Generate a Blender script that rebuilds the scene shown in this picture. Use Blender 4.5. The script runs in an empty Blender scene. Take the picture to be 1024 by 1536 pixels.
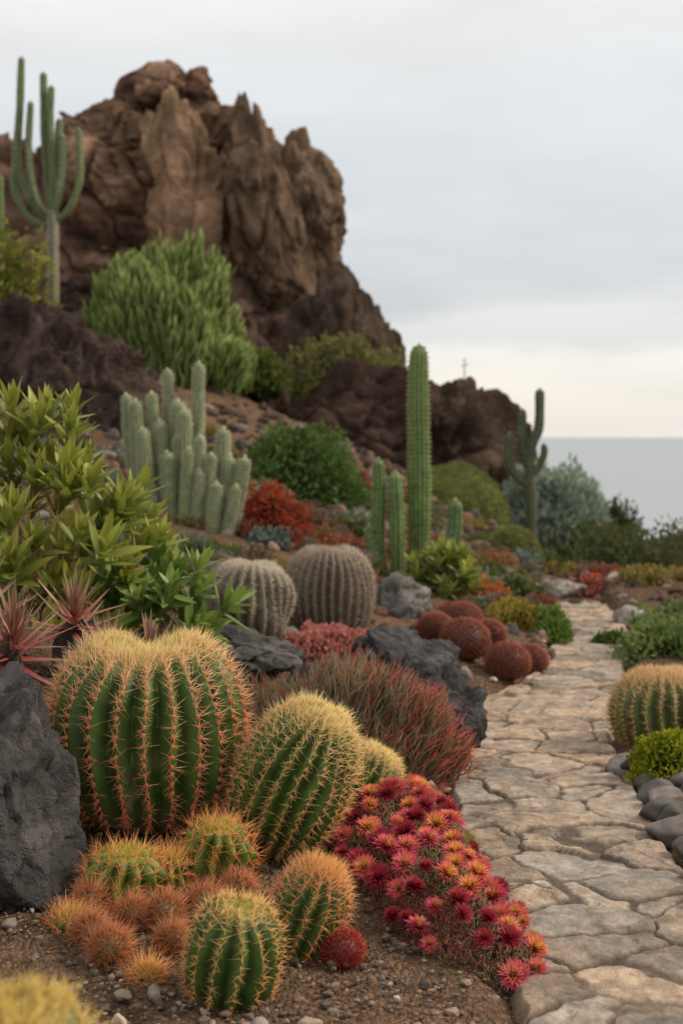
import bpy, math, bmesh
import numpy as np
rng=np.random.default_rng(11)
scene=bpy.context.scene
# ------------------------------------------------------------------ noise
def _h(ix,iy,iz,s):
    n=(ix.astype(np.int64)*374761393+iy.astype(np.int64)*668265263+iz.astype(np.int64)*2147483647+s*1274126177)&0xFFFFFFFF
    n=((n^(n>>13))*1274126177)&0xFFFFFFFF
    n=((n^(n>>16))*2246822519)&0xFFFFFFFF
    n=n^(n>>15)
    return (n&0xFFFFFF)/float(0xFFFFFF)
def vnoise(p,s=0):
    i=np.floor(p); f=p-i; f=f*f*f*(f*(f*6-15)+10)
    x,y,z=i[...,0],i[...,1],i[...,2]; r=0
    for a in (0,1):
        for b in (0,1):
            for c in (0,1):
                w=(f[...,0] if a else 1-f[...,0])*(f[...,1] if b else 1-f[...,1])*(f[...,2] if c else 1-f[...,2])
                r=r+w*_h(x+a,y+b,z+c,s)
    return r*2-1
def fbm(p,o=4,s=0,g=.5):
    a=1;r=0;t=0
    for k in range(o):
        r=r+a*vnoise(p*(2.03**k)+k*17.3,s+k); t+=a; a*=g
    return r/t
def ridged(p,o=4,s=0):
    a=1;r=0;t=0
    for k in range(o):
        r=r+a*(1-2*np.abs(vnoise(p*(2.1**k)+k*9.1,s+k))); t+=a; a*=.5
    return r/t
def worley(p,s=0,fac=False):
    i=np.floor(p); n=p.shape[:-1]
    f1=np.full(n,9.);f2=np.full(n,9.);cid=np.zeros(n); vec=np.zeros(p.shape); cell=np.zeros(p.shape)
    for a in (-1,0,1):
        for b in (-1,0,1):
            for c in (-1,0,1):
                q=i+np.array([a,b,c])
                pt=np.stack([q[...,0]+_h(q[...,0],q[...,1],q[...,2],s),q[...,1]+_h(q[...,0],q[...,1],q[...,2],s+1),q[...,2]+_h(q[...,0],q[...,1],q[...,2],s+2)],-1)
                d=np.linalg.norm(pt-p,axis=-1)
                m=d<f1
                f2=np.where(m,f1,np.minimum(f2,d)); f1=np.where(m,d,f1); vec=np.where(m[...,None],p-pt,vec); cell=np.where(m[...,None],q,cell)
    cid=_h(cell[...,0],cell[...,1],cell[...,2],s+3)
    if fac:
        g=np.stack([_h(cell[...,0],cell[...,1],cell[...,2],s+4+k)*2-1 for k in range(3)],-1)
        return (vec*g).sum(-1)+(cid-.5)*.5, f2-f1, cid
    return f1,f2,cid
def facet(p,s=0): return worley(p,s,True)
def sst(a,b,x):
    t=np.clip((x-a)/(b-a),0,1); return t*t*(3-2*t)
def nrm(v): return v/np.maximum(np.linalg.norm(v,axis=-1,keepdims=True),1e-9)
def A3(*a): return np.array(a[0] if len(a)==1 else a,dtype=float)
# ------------------------------------------------------------------ terrain
PLY=[0,2.9,3.8,4.3,5.0,5.7,6.1,6.5,7.4,8.9,9.3,10,11,14,18]
PLX=[.36,.36,.37,.36,.38,.44,.56,.80,1.11,1.32,1.42,1.45,1.5,2.1,2.3]
PRY=[0,3.3,3.8,4.5,5.16,6.0,6.9,8.04,9.25,11,18]
PRX=[.86,.86,.89,.94,.97,1.13,1.35,1.66,1.76,1.8,2.4]
def pl(y): return np.interp(y,PLY,PLX)
def pr(y): return np.interp(y,PRY,PRX)
def H(x,y):
    x=np.asarray(x,float); y=np.asarray(y,float)
    tl=np.maximum(pl(y)-x,0); tr=np.maximum(x-pr(y),0)
    k=np.interp(y,[0,2.8,3.3,3.8,5,6.5,9,12,16,25],[0,.0,.07,.11,.15,.2,.25,.26,.44,.42])
    z=-.03+.06*sst(0,.10,tl)+.06*sst(0,.10,tr)+k*np.minimum(tl,6.5)+.02*np.minimum(tr,3)
    z=z+.30*np.exp(-((x+1.05)**2/.10+(y-4.65)**2/.25))
    z=z+sst(9.4,10.2,y)*.08
    w=sst(1.2,2.6,x)
    z=z-w*np.clip(y-10.3,0,12)*.11
    z=z-np.clip(y-21,0,400)*.16*sst(-3,3,x)
    z=z-np.clip(y-34,0,400)*.2
    z=z-np.clip(x-6,0,400)*.25
    return np.maximum(z,-44)
def h(x,y): return float(H(x,y))
# ------------------------------------------------------------------ builder
class B:
    def __init__(s): s.V=[];s.F=[];s.C=[];s.M=[];s.S=[];s.n=0
    def add(s,V,F,C,mat=0,smooth=True):
        V=np.asarray(V,float).reshape(-1,3); F=np.asarray(F).reshape(-1,3)
        C=np.asarray(C,float)
        C=np.broadcast_to(C,(len(V),3)) if C.ndim==1 else C.reshape(-1,3)
        s.V.append(V); s.F.append(F+s.n); s.C.append(C); s.M.append(np.full(len(F),mat)); s.S.append(np.full(len(F),smooth)); s.n+=len(V)
    def make(s,name,loc,mats):
        V=np.concatenate(s.V);F=np.concatenate(s.F);C=np.concatenate(s.C);M=np.concatenate(s.M);S=np.concatenate(s.S)
        me=bpy.data.meshes.new(name)
        me.vertices.add(len(V)); me.vertices.foreach_set('co',V.astype(np.float32).ravel())
        me.loops.add(len(F)*3); me.loops.foreach_set('vertex_index',F.astype(np.int32).ravel())
        me.polygons.add(len(F)); me.polygons.foreach_set('loop_start',np.arange(0,len(F)*3,3,dtype=np.int32))
        for m in mats: me.materials.append(m)
        me.polygons.foreach_set('material_index',M.astype(np.int32))
        me.polygons.foreach_set('use_smooth',S.astype(bool))
        ca=me.color_attributes.new('Col','FLOAT_COLOR','POINT')
        c4=np.ones((len(V),4),np.float32); c4[:,:3]=np.clip(C,0,1); ca.data.foreach_set('color',c4.ravel())
        me.update(calc_edges=True); me.validate()
        o=bpy.data.objects.new(name,me); o.location=loc; scene.collection.objects.link(o)
        return o
def gridF(nu,nv,wrap=False):
    i=np.arange(nu-1)[:,None]; j=np.arange(nv if wrap else nv-1)[None,:]
    a=i*nv+j; b=i*nv+(j+1)%nv; c=(i+1)*nv+(j+1)%nv; d=(i+1)*nv+j
    return np.concatenate([np.stack([a,b,c],-1).reshape(-1,3),np.stack([a,c,d],-1).reshape(-1,3)])
_ico={}
def ico(sub):
    if sub not in _ico:
        bm=bmesh.new(); bmesh.ops.create_icosphere(bm,subdivisions=sub,radius=1)
        V=np.array([v.co[:] for v in bm.verts]); F=np.array([[v.index for v in f.verts] for f in bm.faces]); bm.free()
        _ico[sub]=(nrm(V),F)
    return _ico[sub]
def spikes(b,base,d,L,r,cA,cB,mat=0,mid=False):
    n=len(base); d=nrm(d); L=np.broadcast_to(L,(n,))[:,None]; r=np.broadcast_to(r,(n,))[:,None]
    t=nrm(np.cross(d,rng.normal(size=(n,3)))); q=np.cross(d,t)
    cA=np.broadcast_to(cA,(n,3)); cB=np.broadcast_to(cB,(n,3))
    ring=[base+r*(t*math.cos(a)+q*math.sin(a)) for a in (0,2.094,4.189)]
    i=np.arange(n)[:,None]
    if not mid:
        V=np.stack(ring+[base+d*L],1); C=np.stack([cA,cA,cA,cB],1)
        F=np.concatenate([i*4+np.array([[0,1,3]]),i*4+np.array([[1,2,3]]),i*4+np.array([[2,0,3]])])
    else:
        m=base+d*L*.6+rng.normal(size=(n,3))*L*.04
        ring2=[m+r*1.0*(t*math.cos(a)+q*math.sin(a)) for a in (0,2.094,4.189)]
        cm=cA*.65+cB*.35
        V=np.stack(ring+ring2+[base+d*L+rng.normal(size=(n,3))*L*.06],1); C=np.stack([cA,cA,cA,cm,cm,cm,cB],1)
        fs=[[0,1,4],[0,4,3],[1,2,5],[1,5,4],[2,0,3],[2,3,5],[3,4,6],[4,5,6],[5,3,6]]
        F=np.concatenate([i*7+np.array([f]) for f in fs])
    b.add(V,F,C,mat,True)
def leaves(b,base,d,up,L,W,prof,curve,cA,cB,mat=0,fold=.3):
    n=len(base);K=len(prof); prof=np.array(prof)[None,:,None]
    d=nrm(d); side=nrm(np.cross(d,up)); up2=np.cross(side,d)
    L=np.broadcast_to(L,(n,))[:,None,None];W=np.broadcast_to(W,(n,))[:,None,None];cv=np.broadcast_to(curve,(n,))[:,None,None]
    t=np.linspace(0,1,K)[None,:,None]
    c=base[:,None]+d[:,None]*L*t+up2[:,None]*cv*L*t*t
    l=c-side[:,None]*W*prof+up2[:,None]*fold*W*prof; r=c+side[:,None]*W*prof+up2[:,None]*fold*W*prof
    V=np.stack([l,c,r],2).reshape(-1,3)
    cA=np.broadcast_to(cA,(n,3))[:,None];cB=np.broadcast_to(cB,(n,3))[:,None]
    C=np.repeat((cA*(1-t)+cB*t)[:,:,None],3,2).reshape(-1,3)
    T=gridF(K,3); F=(np.arange(n)[:,None,None]*(K*3)+T[None]).reshape(-1,3)
    b.add(V,F,C,mat,True)
LANCE=[.15,.7,1,.85,.5,.03]
PET=[.5,1,.75,.05]
OVAL=[.2,1,.9,.05]
def boulderV(seed,dims,planes=14,sub=4,rough=.08,freq=1.6,soft=0.0,crack=.0,fac=.12):
    D,F=ico(sub); r0=np.random.default_rng(seed)
    N=nrm(r0.normal(size=(planes,3))); dd=r0.uniform(.72,1.05,planes)
    dot=D@N.T; q=np.where(dot>.05,dd/np.maximum(dot,.05),99)
    k=26.; r=-np.log(np.exp(-k*q).sum(1)+np.exp(-k*1.25))/k
    P=D*r[:,None]
    off=seed*3.7
    Q=P+.12*fbm(P*3+off,3,seed+1)[:,None]
    a1,e1,c1=facet(Q*freq+off,seed); a2,e2,c2=facet(Q*freq*2.6+off,seed+20); a3,e3,c3=facet(Q*freq*6+off,seed+40)
    r2=1+rough*fbm(P*freq+off,5,seed,.55)+fac*a1+fac*.45*a2+fac*.16*a3
    r2=r2-crack*(1-sst(0,.16,e1))-crack*.35*(1-sst(0,.14,e2))
    V=P*r2[:,None]*np.asarray(dims)
    tone=(1+.45*fbm(P*3+off,4,seed+9)+.3*(c2-.5)+.2*(c3-.5))*(1-.35*(1-sst(0,.10,e1)))*(1-.2*(1-sst(0,.12,e2)))  # cracks darkened in vertex colour: crevice dirt plus some painted shade
    return V,F,np.clip(tone,.3,1.8)
def rotz(V,a):
    c,s=math.cos(a),math.sin(a); return V@np.array([[c,s,0],[-s,c,0],[0,0,1]])
def roty(V,a):
    c,s=math.cos(a),math.sin(a); return V@np.array([[c,0,-s],[0,1,0],[s,0,c]])
def rotx(V,a):
    c,s=math.cos(a),math.sin(a); return V@np.array([[1,0,0],[0,c,s],[0,-s,c]])
# ------------------------------------------------------------------ materials
def mat_base(name):
    m=bpy.data.materials.new(name); m.use_nodes=True; nt=m.node_tree
    return m,nt,nt.nodes['Principled BSDF'],nt.nodes['Material Output']
def N(nt,t,**k):
    n=nt.nodes.new(t)
    for a,v in k.items(): setattr(n,a,v)
    return n
def vmat(name,rough=.6,transl=0.,nscale=8,namt=.35,bump=.2,bscale=40,bdist=.01,spec=.3,det=3,diffuse=False):
    m,nt,p,out=mat_base(name); L=nt.links.new
    if diffuse:
        nt.nodes.remove(p); p=N(nt,'ShaderNodeBsdfDiffuse'); L(p.outputs[0],out.inputs['Surface'])
    at=N(nt,'ShaderNodeAttribute',attribute_name='Col'); src=at.outputs['Color']
    if nscale or bump>0: tc=N(nt,'ShaderNodeTexCoord')
    if nscale:
        no=N(nt,'ShaderNodeTexNoise'); no.inputs['Scale'].default_value=nscale; no.inputs['Detail'].default_value=det; L(tc.outputs['Object'],no.inputs['Vector'])
        mr=N(nt,'ShaderNodeMapRange'); mr.inputs['From Min'].default_value=.3; mr.inputs['From Max'].default_value=.7
        mr.inputs['To Min'].default_value=1-namt; mr.inputs['To Max'].default_value=1+namt; L(no.outputs['Fac'],mr.inputs['Value'])
        vm=N(nt,'ShaderNodeVectorMath',operation='SCALE'); L(src,vm.inputs[0]); L(mr.outputs['Result'],vm.inputs['Scale']); src=vm.outputs[0]
    L(src,p.inputs[0]); p.inputs['Roughness'].default_value=rough
    if not diffuse: p.inputs['Specular IOR Level'].default_value=spec
    if bump>0:
        n2=N(nt,'ShaderNodeTexNoise'); n2.inputs['Scale'].default_value=bscale; n2.inputs['Detail'].default_value=5; n2.inputs['Roughness'].default_value=.7; L(tc.outputs['Object'],n2.inputs['Vector'])
        bp=N(nt,'ShaderNodeBump'); bp.inputs['Strength'].default_value=bump; bp.inputs['Distance'].default_value=bdist; L(n2.outputs['Fac'],bp.inputs['Height']); L(bp.outputs['Normal'],p.inputs['Normal'])
    if transl>0:
        tr=N(nt,'ShaderNodeBsdfTranslucent'); L(src,tr.inputs['Color'])
        mx=N(nt,'ShaderNodeMixShader'); mx.inputs[0].default_value=transl
        L(p.outputs[0],mx.inputs[1]); L(tr.outputs[0],mx.inputs[2]); L(mx.outputs[0],out.inputs['Surface'])
    return m
M_flesh=vmat('cactus_flesh',.5,0,25,.28,.15,120,.002,.35)
M_spine=vmat('spine',.5,.3,0,.1,0,diffuse=True)
M_leaf=vmat('leaf',.42,.25,0,.25,0,spec=.45)
M_far=vmat('distant_leaf',.5,.2,0,.25,0,diffuse=True)
M_succ=vmat('succulent_leaf',.45,.15,0,.25,0,spec=.35)
M_rock=vmat('brown_rock',.9,0,1.6,.45,1.0,4,.25,.15,det=6,diffuse=True)
M_drock=vmat('volcanic_rock',.78,0,9,.5,1.0,30,.03,.3,det=5)
M_mrock=vmat('weathered_rock',.9,0,5,.5,1.0,14,.05,.2,diffuse=True)
M_stone=vmat('flagstone',.8,0,16,.32,1.0,45,.011,.2,det=6)
M_peb=vmat('pebble',.8,0,30,.3,.4,150,.003,.25)
M_stem=vmat('woody_stem',.85,0,0,.3,0,diffuse=True)
def soil():
    m,nt,p,out=mat_base('soil'); L=nt.links.new
    tc=N(nt,'ShaderNodeTexCoord')
    n1=N(nt,'ShaderNodeTexNoise'); n1.inputs['Scale'].default_value=1.1; n1.inputs['Detail'].default_value=5; L(tc.outputs['Object'],n1.inputs['Vector'])
    n2=N(nt,'ShaderNodeTexNoise'); n2.inputs['Scale'].default_value=60; n2.inputs['Detail'].default_value=5; n2.inputs['Roughness'].default_value=.7; L(tc.outputs['Object'],n2.inputs['Vector'])
    v=N(nt,'ShaderNodeTexVoronoi'); v.inputs['Scale'].default_value=110; L(tc.outputs['Object'],v.inputs['Vector'])
    r1=N(nt,'ShaderNodeValToRGB'); e=r1.color_ramp.elements; e[0].position=.35;e[0].color=(.11,.072,.048,1);e[1].position=.68;e[1].color=(.19,.115,.073,1)
    L(n1.outputs['Fac'],r1.inputs[0])
    mr=N(nt,'ShaderNodeMapRange'); mr.inputs['From Min'].default_value=.3; mr.inputs['From Max'].default_value=.7; mr.inputs['To Min'].default_value=.4; mr.inputs['To Max'].default_value=1.6; L(n2.outputs['Fac'],mr.inputs['Value'])
    vm=N(nt,'ShaderNodeVectorMath',operation='SCALE'); L(r1.outputs[0],vm.inputs[0]); L(mr.outputs[0],vm.inputs['Scale'])
    bw=N(nt,'ShaderNodeRGBToBW'); L(v.outputs['Color'],bw.inputs[0]); m3=N(nt,'ShaderNodeMath',operation='MULTIPLY_ADD'); m3.inputs[1].default_value=.9; m3.inputs[2].default_value=.55; L(bw.outputs[0],m3.inputs[0])
    v2=N(nt,'ShaderNodeVectorMath',operation='SCALE'); L(vm.outputs[0],v2.inputs[0]); L(m3.outputs[0],v2.inputs['Scale'])
    L(v2.outputs[0],p.inputs['Base Color']); p.inputs['Roughness'].default_value=.95; p.inputs['Specular IOR Level'].default_value=.1
    ad=N(nt,'ShaderNodeMath',operation='SUBTRACT'); L(n2.outputs['Fac'],ad.inputs[0]); L(v.outputs['Distance'],ad.inputs[1])
    bp=N(nt,'ShaderNodeBump'); bp.inputs['Strength'].default_value=1; bp.inputs['Distance'].default_value=.012; L(ad.outputs[0],bp.inputs['Height']); L(bp.outputs['Normal'],p.inputs['Normal'])
    return m
M_soil=soil()
def seam():
    m,nt,p,out=mat_base('sea_water'); L=nt.links.new
    p.inputs['Base Color'].default_value=(.25,.285,.315,1); p.inputs['Roughness'].default_value=.35
    tc=N(nt,'ShaderNodeTexCoord'); mp=N(nt,'ShaderNodeMapping'); mp.inputs['Scale'].default_value=(.002,.02,1); L(tc.outputs['Object'],mp.inputs[0])
    n=N(nt,'ShaderNodeTexNoise'); n.inputs['Scale'].default_value=1; n.inputs['Detail'].default_value=4; L(mp.outputs[0],n.inputs['Vector'])
    bp=N(nt,'ShaderNodeBump'); bp.inputs['Strength'].default_value=.4; bp.inputs['Distance'].default_value=5; L(n.outputs['Fac'],bp.inputs['Height']); L(bp.outputs['Normal'],p.inputs['Normal'])
    return m
M_sea=seam()
# ------------------------------------------------------------------ ground
def axis(segs):
    out=[]
    for a,b_,n in segs: out+=list(np.linspace(a,b_,n,endpoint=False))
    return np.array(out+[segs[-1][1]])
gx=axis([(-500,-60,20),(-60,-12,24),(-12,-2,50),(-2,2.4,240),(2.4,8,40),(8,60,26),(60,500,20)])
gy=axis([(-60,0,20),(0,2.3,30),(2.3,8,300),(8,14,120),(14,30,80),(30,90,40),(90,600,40)])
X,Y=np.meshgrid(gx,gy); Z=H(X,Y)
P=np.stack([X,Y,Z],-1)
onpath=(X>pl(Y)-.02)&(X<pr(Y)+.02)&(Y<10)
mic=.018*fbm(P*6,5,3)+.016*fbm(P*28,3,5)
Z=Z+np.where(onpath,0,mic)+np.clip((Y-12)/20,0,1)*.25*fbm(P*.5,4,8)
b=B(); b.add(np.stack([X,Y,Z],-1),gridF(len(gy),len(gx)),(.15,.1,.07),0); b.make('ground',(0,0,0),[M_soil])
b=B(); S=30000
b.add([[-S,-2000,-40],[S,-2000,-40],[S,60000,-40],[-S,60000,-40]],[[0,1,2],[0,2,3]],(.1,.1,.1)); b.make('sea',(0,0,0),[M_sea])
V,F,t=boulderV(5,(16,14,6),30,5,.15,2,fac=.05); b=B(); b.add(V,F,np.outer(t,(.09,.085,.075))); b.make('distant_hill',(25,60,-7.0),[M_rock])
# ------------------------------------------------------------------ path
ny,nx=950,160
yy=np.concatenate([np.linspace(1.6,5.5,660,endpoint=False),np.linspace(5.5,10.4,290)])
uu=np.linspace(-.06,1.06,nx)
Yg=np.repeat(yy[:,None],nx,1)
wob=.03*fbm(np.stack([yy*5,yy*0,yy*0],-1),4,31); wob2=.035*fbm(np.stack([yy*5,yy*0+9,yy*0],-1),4,37)
Xg=(pl(yy)+wob)[:,None]*(1-uu)[None]+(pr(yy)+wob2)[:,None]*uu[None]
p2=np.stack([Xg,Yg,Xg*0],-1)
q=p2*4.9; q=q+.45*np.stack([fbm(p2*4.5,4,41),fbm(p2*4.5+7,4,42),Xg*0],-1)
q[...,2]=.5; q[...,0]*=.85
fa,e,cid=facet(q,77)
q2=p2*11+.5*np.stack([fbm(p2*9,3,51),fbm(p2*9+7,3,52),Xg*0],-1); q2[...,2]=.5
fa2,e2,cid2=facet(q2,99)
e=e+.05*fbm(p2*26,4,4)
crack=sst(.015,.075,e); has2=(cid>.6)
crack2=np.where(has2,sst(0,.05,e2+.04*fbm(p2*40,3,6)),1)
fill=sst(-.1,.45,fbm(p2*3.5,3,71))
jd=crack
Zg=.004+.0075*jd*(1-.4*fill)+.003*(crack2-1)*(1-fill)+.007*fa*jd+.003*fa2*jd+.005*fbm(p2*9,4,15)+.0035*fbm(p2*45,4,16)
edge=np.minimum(uu,1-uu)[None,:]; Zg=Zg-.05*(1-sst(-.06,.0,edge))
grey=A3(.27,.242,.215); tan=A3(.36,.265,.19); dark=A3(.165,.145,.125); sand=A3(.27,.205,.15)
c1=cid[...,None]; C=grey*(1-c1)+tan*c1
w=sst(.0,.4,fbm(p2*2.3,4,61))[...,None]; C=C*(1-w*.6)+tan*w*.6
w=sst(.05,.5,fbm(p2*8,5,62))[...,None]; C=C*(1-w*.65)+dark*w*.65
w=sst(.15,.5,fbm(p2*14+5,5,64))[...,None]; C=C*(1-w*.5)+A3(.42,.37,.315)*w*.5
C=C*(.72+.5*_h(np.floor(cid*9999),cid*0,cid*0,5))[...,None]*(1+.3*fbm(p2*60,3,65))[...,None]
jc=(1-crack)[...,None]; jcol=A3(.085,.065,.05)*(1-fill[...,None])+sand*.6*fill[...,None]
C=C*(1-jc*.95)+jcol*jc*.95
C=C*(1-.35*(1-crack2)*(1-.6*fill))[...,None]
b=B(); b.add(np.stack([Xg,Yg,Zg],-1),gridF(ny,nx),C.reshape(-1,3)); b.make('stone_path',(0,0,0),[M_stone])
# ------------------------------------------------------------------ rocks
def rock(name,loc,dims,seed,col,mat=M_drock,planes=14,sub=5,rough=.1,freq=1.6,crack=.04,rz=0,ry=0,fac=.14):
    V,F,t=boulderV(seed,dims,planes,sub,rough,freq,crack=crack,fac=fac); V=rotz(roty(V,ry),rz)
    b=B(); b.add(V,F,np.outer(t,col)); return b.make(name,loc,[mat])
DK=(.066,.062,.062)
rock('dark_boulder',(-.845,3.36,.20),(.25,.22,.34),3,DK,planes=10,sub=6,rough=.10,freq=1.5,crack=.03,rz=.5,ry=-.25,fac=.2)
rock('dark_boulder',(.20,5.65,.17),(.25,.22,.20),8,(.06,.058,.062),sub=6,fac=.2)
rock('dark_boulder',(.32,5.25,.10),(.16,.14,.19),9,(.055,.053,.056),sub=6,fac=.2)
rock('dark_boulder',(-.05,5.5,.15),(.14,.14,.11),12,(.07,.068,.07),sub=5)
rock('dark_boulder',(-.46,5.75,.24),(.24,.2,.14),14,(.09,.085,.082),sub=6,fac=.2)
rock('dark_boulder',(.40,6.2,.16),(.13,.12,.11),18,(.06,.055,.055),sub=5,fac=.2)
rock('dark_boulder',(-.75,7.6,.38),(.22,.2,.13),19,(.10,.08,.07),sub=5,fac=.2)
rock('dark_boulder',(.0,8.3,.34),(.20,.2,.13),20,(.09,.07,.065),sub=5,fac=.2)
rock('pale_boulder',(.30,7.6,.24),(.17,.16,.14),15,(.22,.21,.195),M_mrock,sub=5)
rock('pale_boulder',(1.80,8.8,.03),(.10,.12,.07),16,(.46,.42,.38),M_mrock,sub=4)
rock('pale_boulder',(1.52,10.0,.08),(.16,.1,.07),17,(.40,.36,.32),M_mrock,sub=4)
def formation():
    b=B()
    zz=[0,2.2,2.9,3.46,4.02,4.58,5.26,5.82,6.27,6.72,6.94,7.39,7.7,8.0]
    xl=[-5.5,-5.5,-5.4,-5.4,-5.3,-5.2,-5.0,-4.95,-4.9,-4.75,-4.05,-3.95,-3.85,-3.5]
    xr=[-.9,-1.2,-1.05,-.8,-.55,-.38,-.38,-.7,-1.3,-1.85,-2.15,-2.55,-2.75,-3.1]
    nz,nt=420,640
    z=np.linspace(0,8.0,nz); L_=np.interp(z,zz,xl);R_=np.interp(z,zz,xr)
    hw=(R_-L_)/2; cx=(R_+L_)/2; th=np.linspace(0,2*math.pi,nt,endpoint=False)
    c,s=np.cos(th),np.sin(th); ex=.7
    x=cx[:,None]+hw[:,None]*np.sign(c)*np.abs(c)**ex
    dy=np.minimum(hw*.9,2.3)
    y=25.8+dy[:,None]*np.sign(s)*np.abs(s)**ex+ (0*z)[:,None]
    Z_=np.repeat(z[:,None],nt,1); P=np.stack([x,y,Z_],-1)
    n=np.stack([np.repeat(c[None],nz,0),np.repeat(s[None],nz,0),0*Z_+.1],-1)
    wp=.35*np.stack([fbm(P*.9,3,2),fbm(P*.9+5,3,3),fbm(P*.9+9,3,4)],-1)
    Q=P+wp; Q=np.stack([Q[...,0]+.30*Q[...,2],Q[...,1],Q[...,2]],-1)
    a1,e1,c1=facet(Q*A3(.60,.60,.20),5); a2,e2,c2=facet(Q*A3(1.3,1.3,.65),6); a3,e3,c3=facet(Q*A3(3.4,3.4,2.0),7); a4,e4,c4=facet(Q*8.,8)
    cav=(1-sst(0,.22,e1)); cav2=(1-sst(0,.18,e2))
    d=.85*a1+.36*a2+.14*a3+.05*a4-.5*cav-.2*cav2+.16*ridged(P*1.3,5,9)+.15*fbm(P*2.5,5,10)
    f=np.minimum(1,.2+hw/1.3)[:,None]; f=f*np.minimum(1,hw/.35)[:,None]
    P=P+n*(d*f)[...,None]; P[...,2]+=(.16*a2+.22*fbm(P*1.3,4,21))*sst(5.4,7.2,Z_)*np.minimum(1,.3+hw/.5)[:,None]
    tn=(1+.5*fbm(P*1.5,5,22)+.3*(c2-.5)+.25*(c3-.5))*(1-.6*(1-sst(0,.10,e1)))*(1-.35*(1-sst(0,.08,e2)))*(1-.2*(1-sst(0,.08,e3)))  # crevice shade and dirt both painted into the vertex tone
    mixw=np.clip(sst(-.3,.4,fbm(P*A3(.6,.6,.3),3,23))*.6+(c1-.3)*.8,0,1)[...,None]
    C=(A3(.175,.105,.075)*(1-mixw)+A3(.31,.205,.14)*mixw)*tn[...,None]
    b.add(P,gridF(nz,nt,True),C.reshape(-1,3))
    def bl(seed,loc,dims,col,ry=0,rz=0,planes=12,rough=.14,crack=.05,fr=1.5,sub=6,fac=.17):
        V,F,t=boulderV(seed,dims,planes,sub,rough,fr,crack=crack,fac=fac); V=rotz(roty(V,ry),rz)+A3(*loc); b.add(V,F,np.outer(t,col))
    bl(21,(-2.75,24.1,4.75),(.80,.7,1.7),(.36,.235,.15),ry=-.12,planes=9)
    bl(22,(-1.35,24.2,4.7),(.62,.8,1.85),(.25,.17,.118),ry=-.22,planes=9)
    bl(23,(-.70,24.7,4.95),(.66,.9,1.1),(.28,.195,.135),ry=-.1,planes=9)
    bl(25,(-2.1,24.3,3.1),(1.2,1.0,1.2),(.19,.125,.09))
    bl(27,(-6.4,25,3.3),(2.2,1.6,2.5),(.20,.118,.088),rough=.16,crack=.06)
    bl(28,(-4.3,24,3.1),(1.3,1.1,1.5),(.18,.112,.08),rough=.16)
    bl(30,(-1.1,24.2,2.4),(.7,.9,1.1),(.17,.112,.082))
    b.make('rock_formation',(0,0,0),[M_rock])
formation()
rock('brown_boulder',(.10,22,2.15),(.84,1.0,1.45),31,(.11,.08,.062),M_rock,sub=6,rough=.12,crack=.06,fac=.14,planes=18)
b=B()
for sd,lo,dm,cl in [(41,(-1.6,18,.90),(1.5,1.2,1.2),(.085,.054,.043)),(42,(-.1,17.7,.78),(1.35,1,1.15),(.072,.047,.038)),(43,(1.2,18.4,.6),(1.02,1,1.3),(.10,.07,.053)),(44,(.5,18.9,.95),(1.1,1,.85),(.085,.06,.047))]:
    V,F,t=boulderV(sd,dm,13,6,.13,1.8,crack=.06,fac=.16); b.add(V+A3(*lo),F,np.outer(t,cl))
b.make('rock_ledge',(0,0,0),[M_rock])
for i,(lo,dm) in enumerate([((-2.85,13.2,1.40),(.85,.7,.9)),((-2.1,13,1.15),(.62,.55,.6)),((-3.6,13.6,1.5),(.8,.7,.8)),((-3.05,16.6,2.5),(.7,.6,.5)),((-2.3,11,.95),(.4,.4,.3))]):
    rock('brown_boulder',lo,dm,51+i,(.095,.068,.058),M_rock,sub=6,rough=.17,crack=.05,fac=.17,freq=2)
# ------------------------------------------------------------------ gravel/rubble
def scatter(name,pts,sizes,cols,sub,mat):
    b=B()
    for i,(p,s) in enumerate(zip(pts,sizes)):
        D,F=ico(sub); r0=np.random.default_rng(i+77)
        Nn=nrm(r0.normal(size=(7,3))); dot=D@Nn.T; r=np.minimum(1.1,np.where(dot>.05,.7/np.maximum(dot,.05),9).min(1))
        V=D*r[:,None]*s*r0.uniform(.55,1.25,3)*A3(1,1,.75); V=rotz(V,r0.uniform(0,6.28))
        if sub>2: V=V*(1+.1*fbm(D*2+i,3,i))[:,None]
        b.add(V+A3(p[0],p[1],h(p[0],p[1])+s*.2),F,np.asarray(cols[r0.integers(len(cols))])*r0.uniform(.65,1.3),0,sub!=1)
    return b.make(name,(0,0,0),[mat])
GC=[(.22,.165,.125),(.17,.13,.10),(.28,.225,.175),(.14,.10,.078),(.21,.14,.10),(.12,.10,.085)]
pts=[];sz=[]
for i in range(11000):
    y=rng.uniform(2.2,6.2); y=2.2+(y-2.2)*rng.uniform(.3,1); x=rng.uniform(-1.3,float(pl(y))-.0) if rng.random()<.85 else float(pr(y))+rng.uniform(.01,.7)
    pts.append((x,y)); sz.append(min(.016,.0028*math.exp(abs(rng.normal())*.75)))
scatter('gravel',pts,sz,GC,1,M_peb)
pts=[(rng.uniform(-1.0,.35),rng.uniform(2.5,3.4)) for _ in range(20)]+[(float(pl(y))-rng.uniform(0,.09),y) for y in rng.uniform(4.4,9,60)]
scatter('small_stones',pts,rng.uniform(.010,.024,len(pts)),[(.36,.31,.25),(.24,.20,.17),(.33,.25,.19)],3,M_peb)
b=B(); n=900; lx=rng.uniform(-1.2,.36,n); ly=rng.uniform(2.4,5.0,n); bs=np.stack([lx,ly,H(lx,ly)+.008],-1); dd=rng.normal(size=(n,3))*A3(1,1,.12)
spikes(b,bs,dd,rng.uniform(.01,.045,n),.0009,(.30,.21,.12),(.42,.31,.18),0); b.make('plant_litter',(0,0,0),[M_stem])
pts=[];sz=[]
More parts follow.
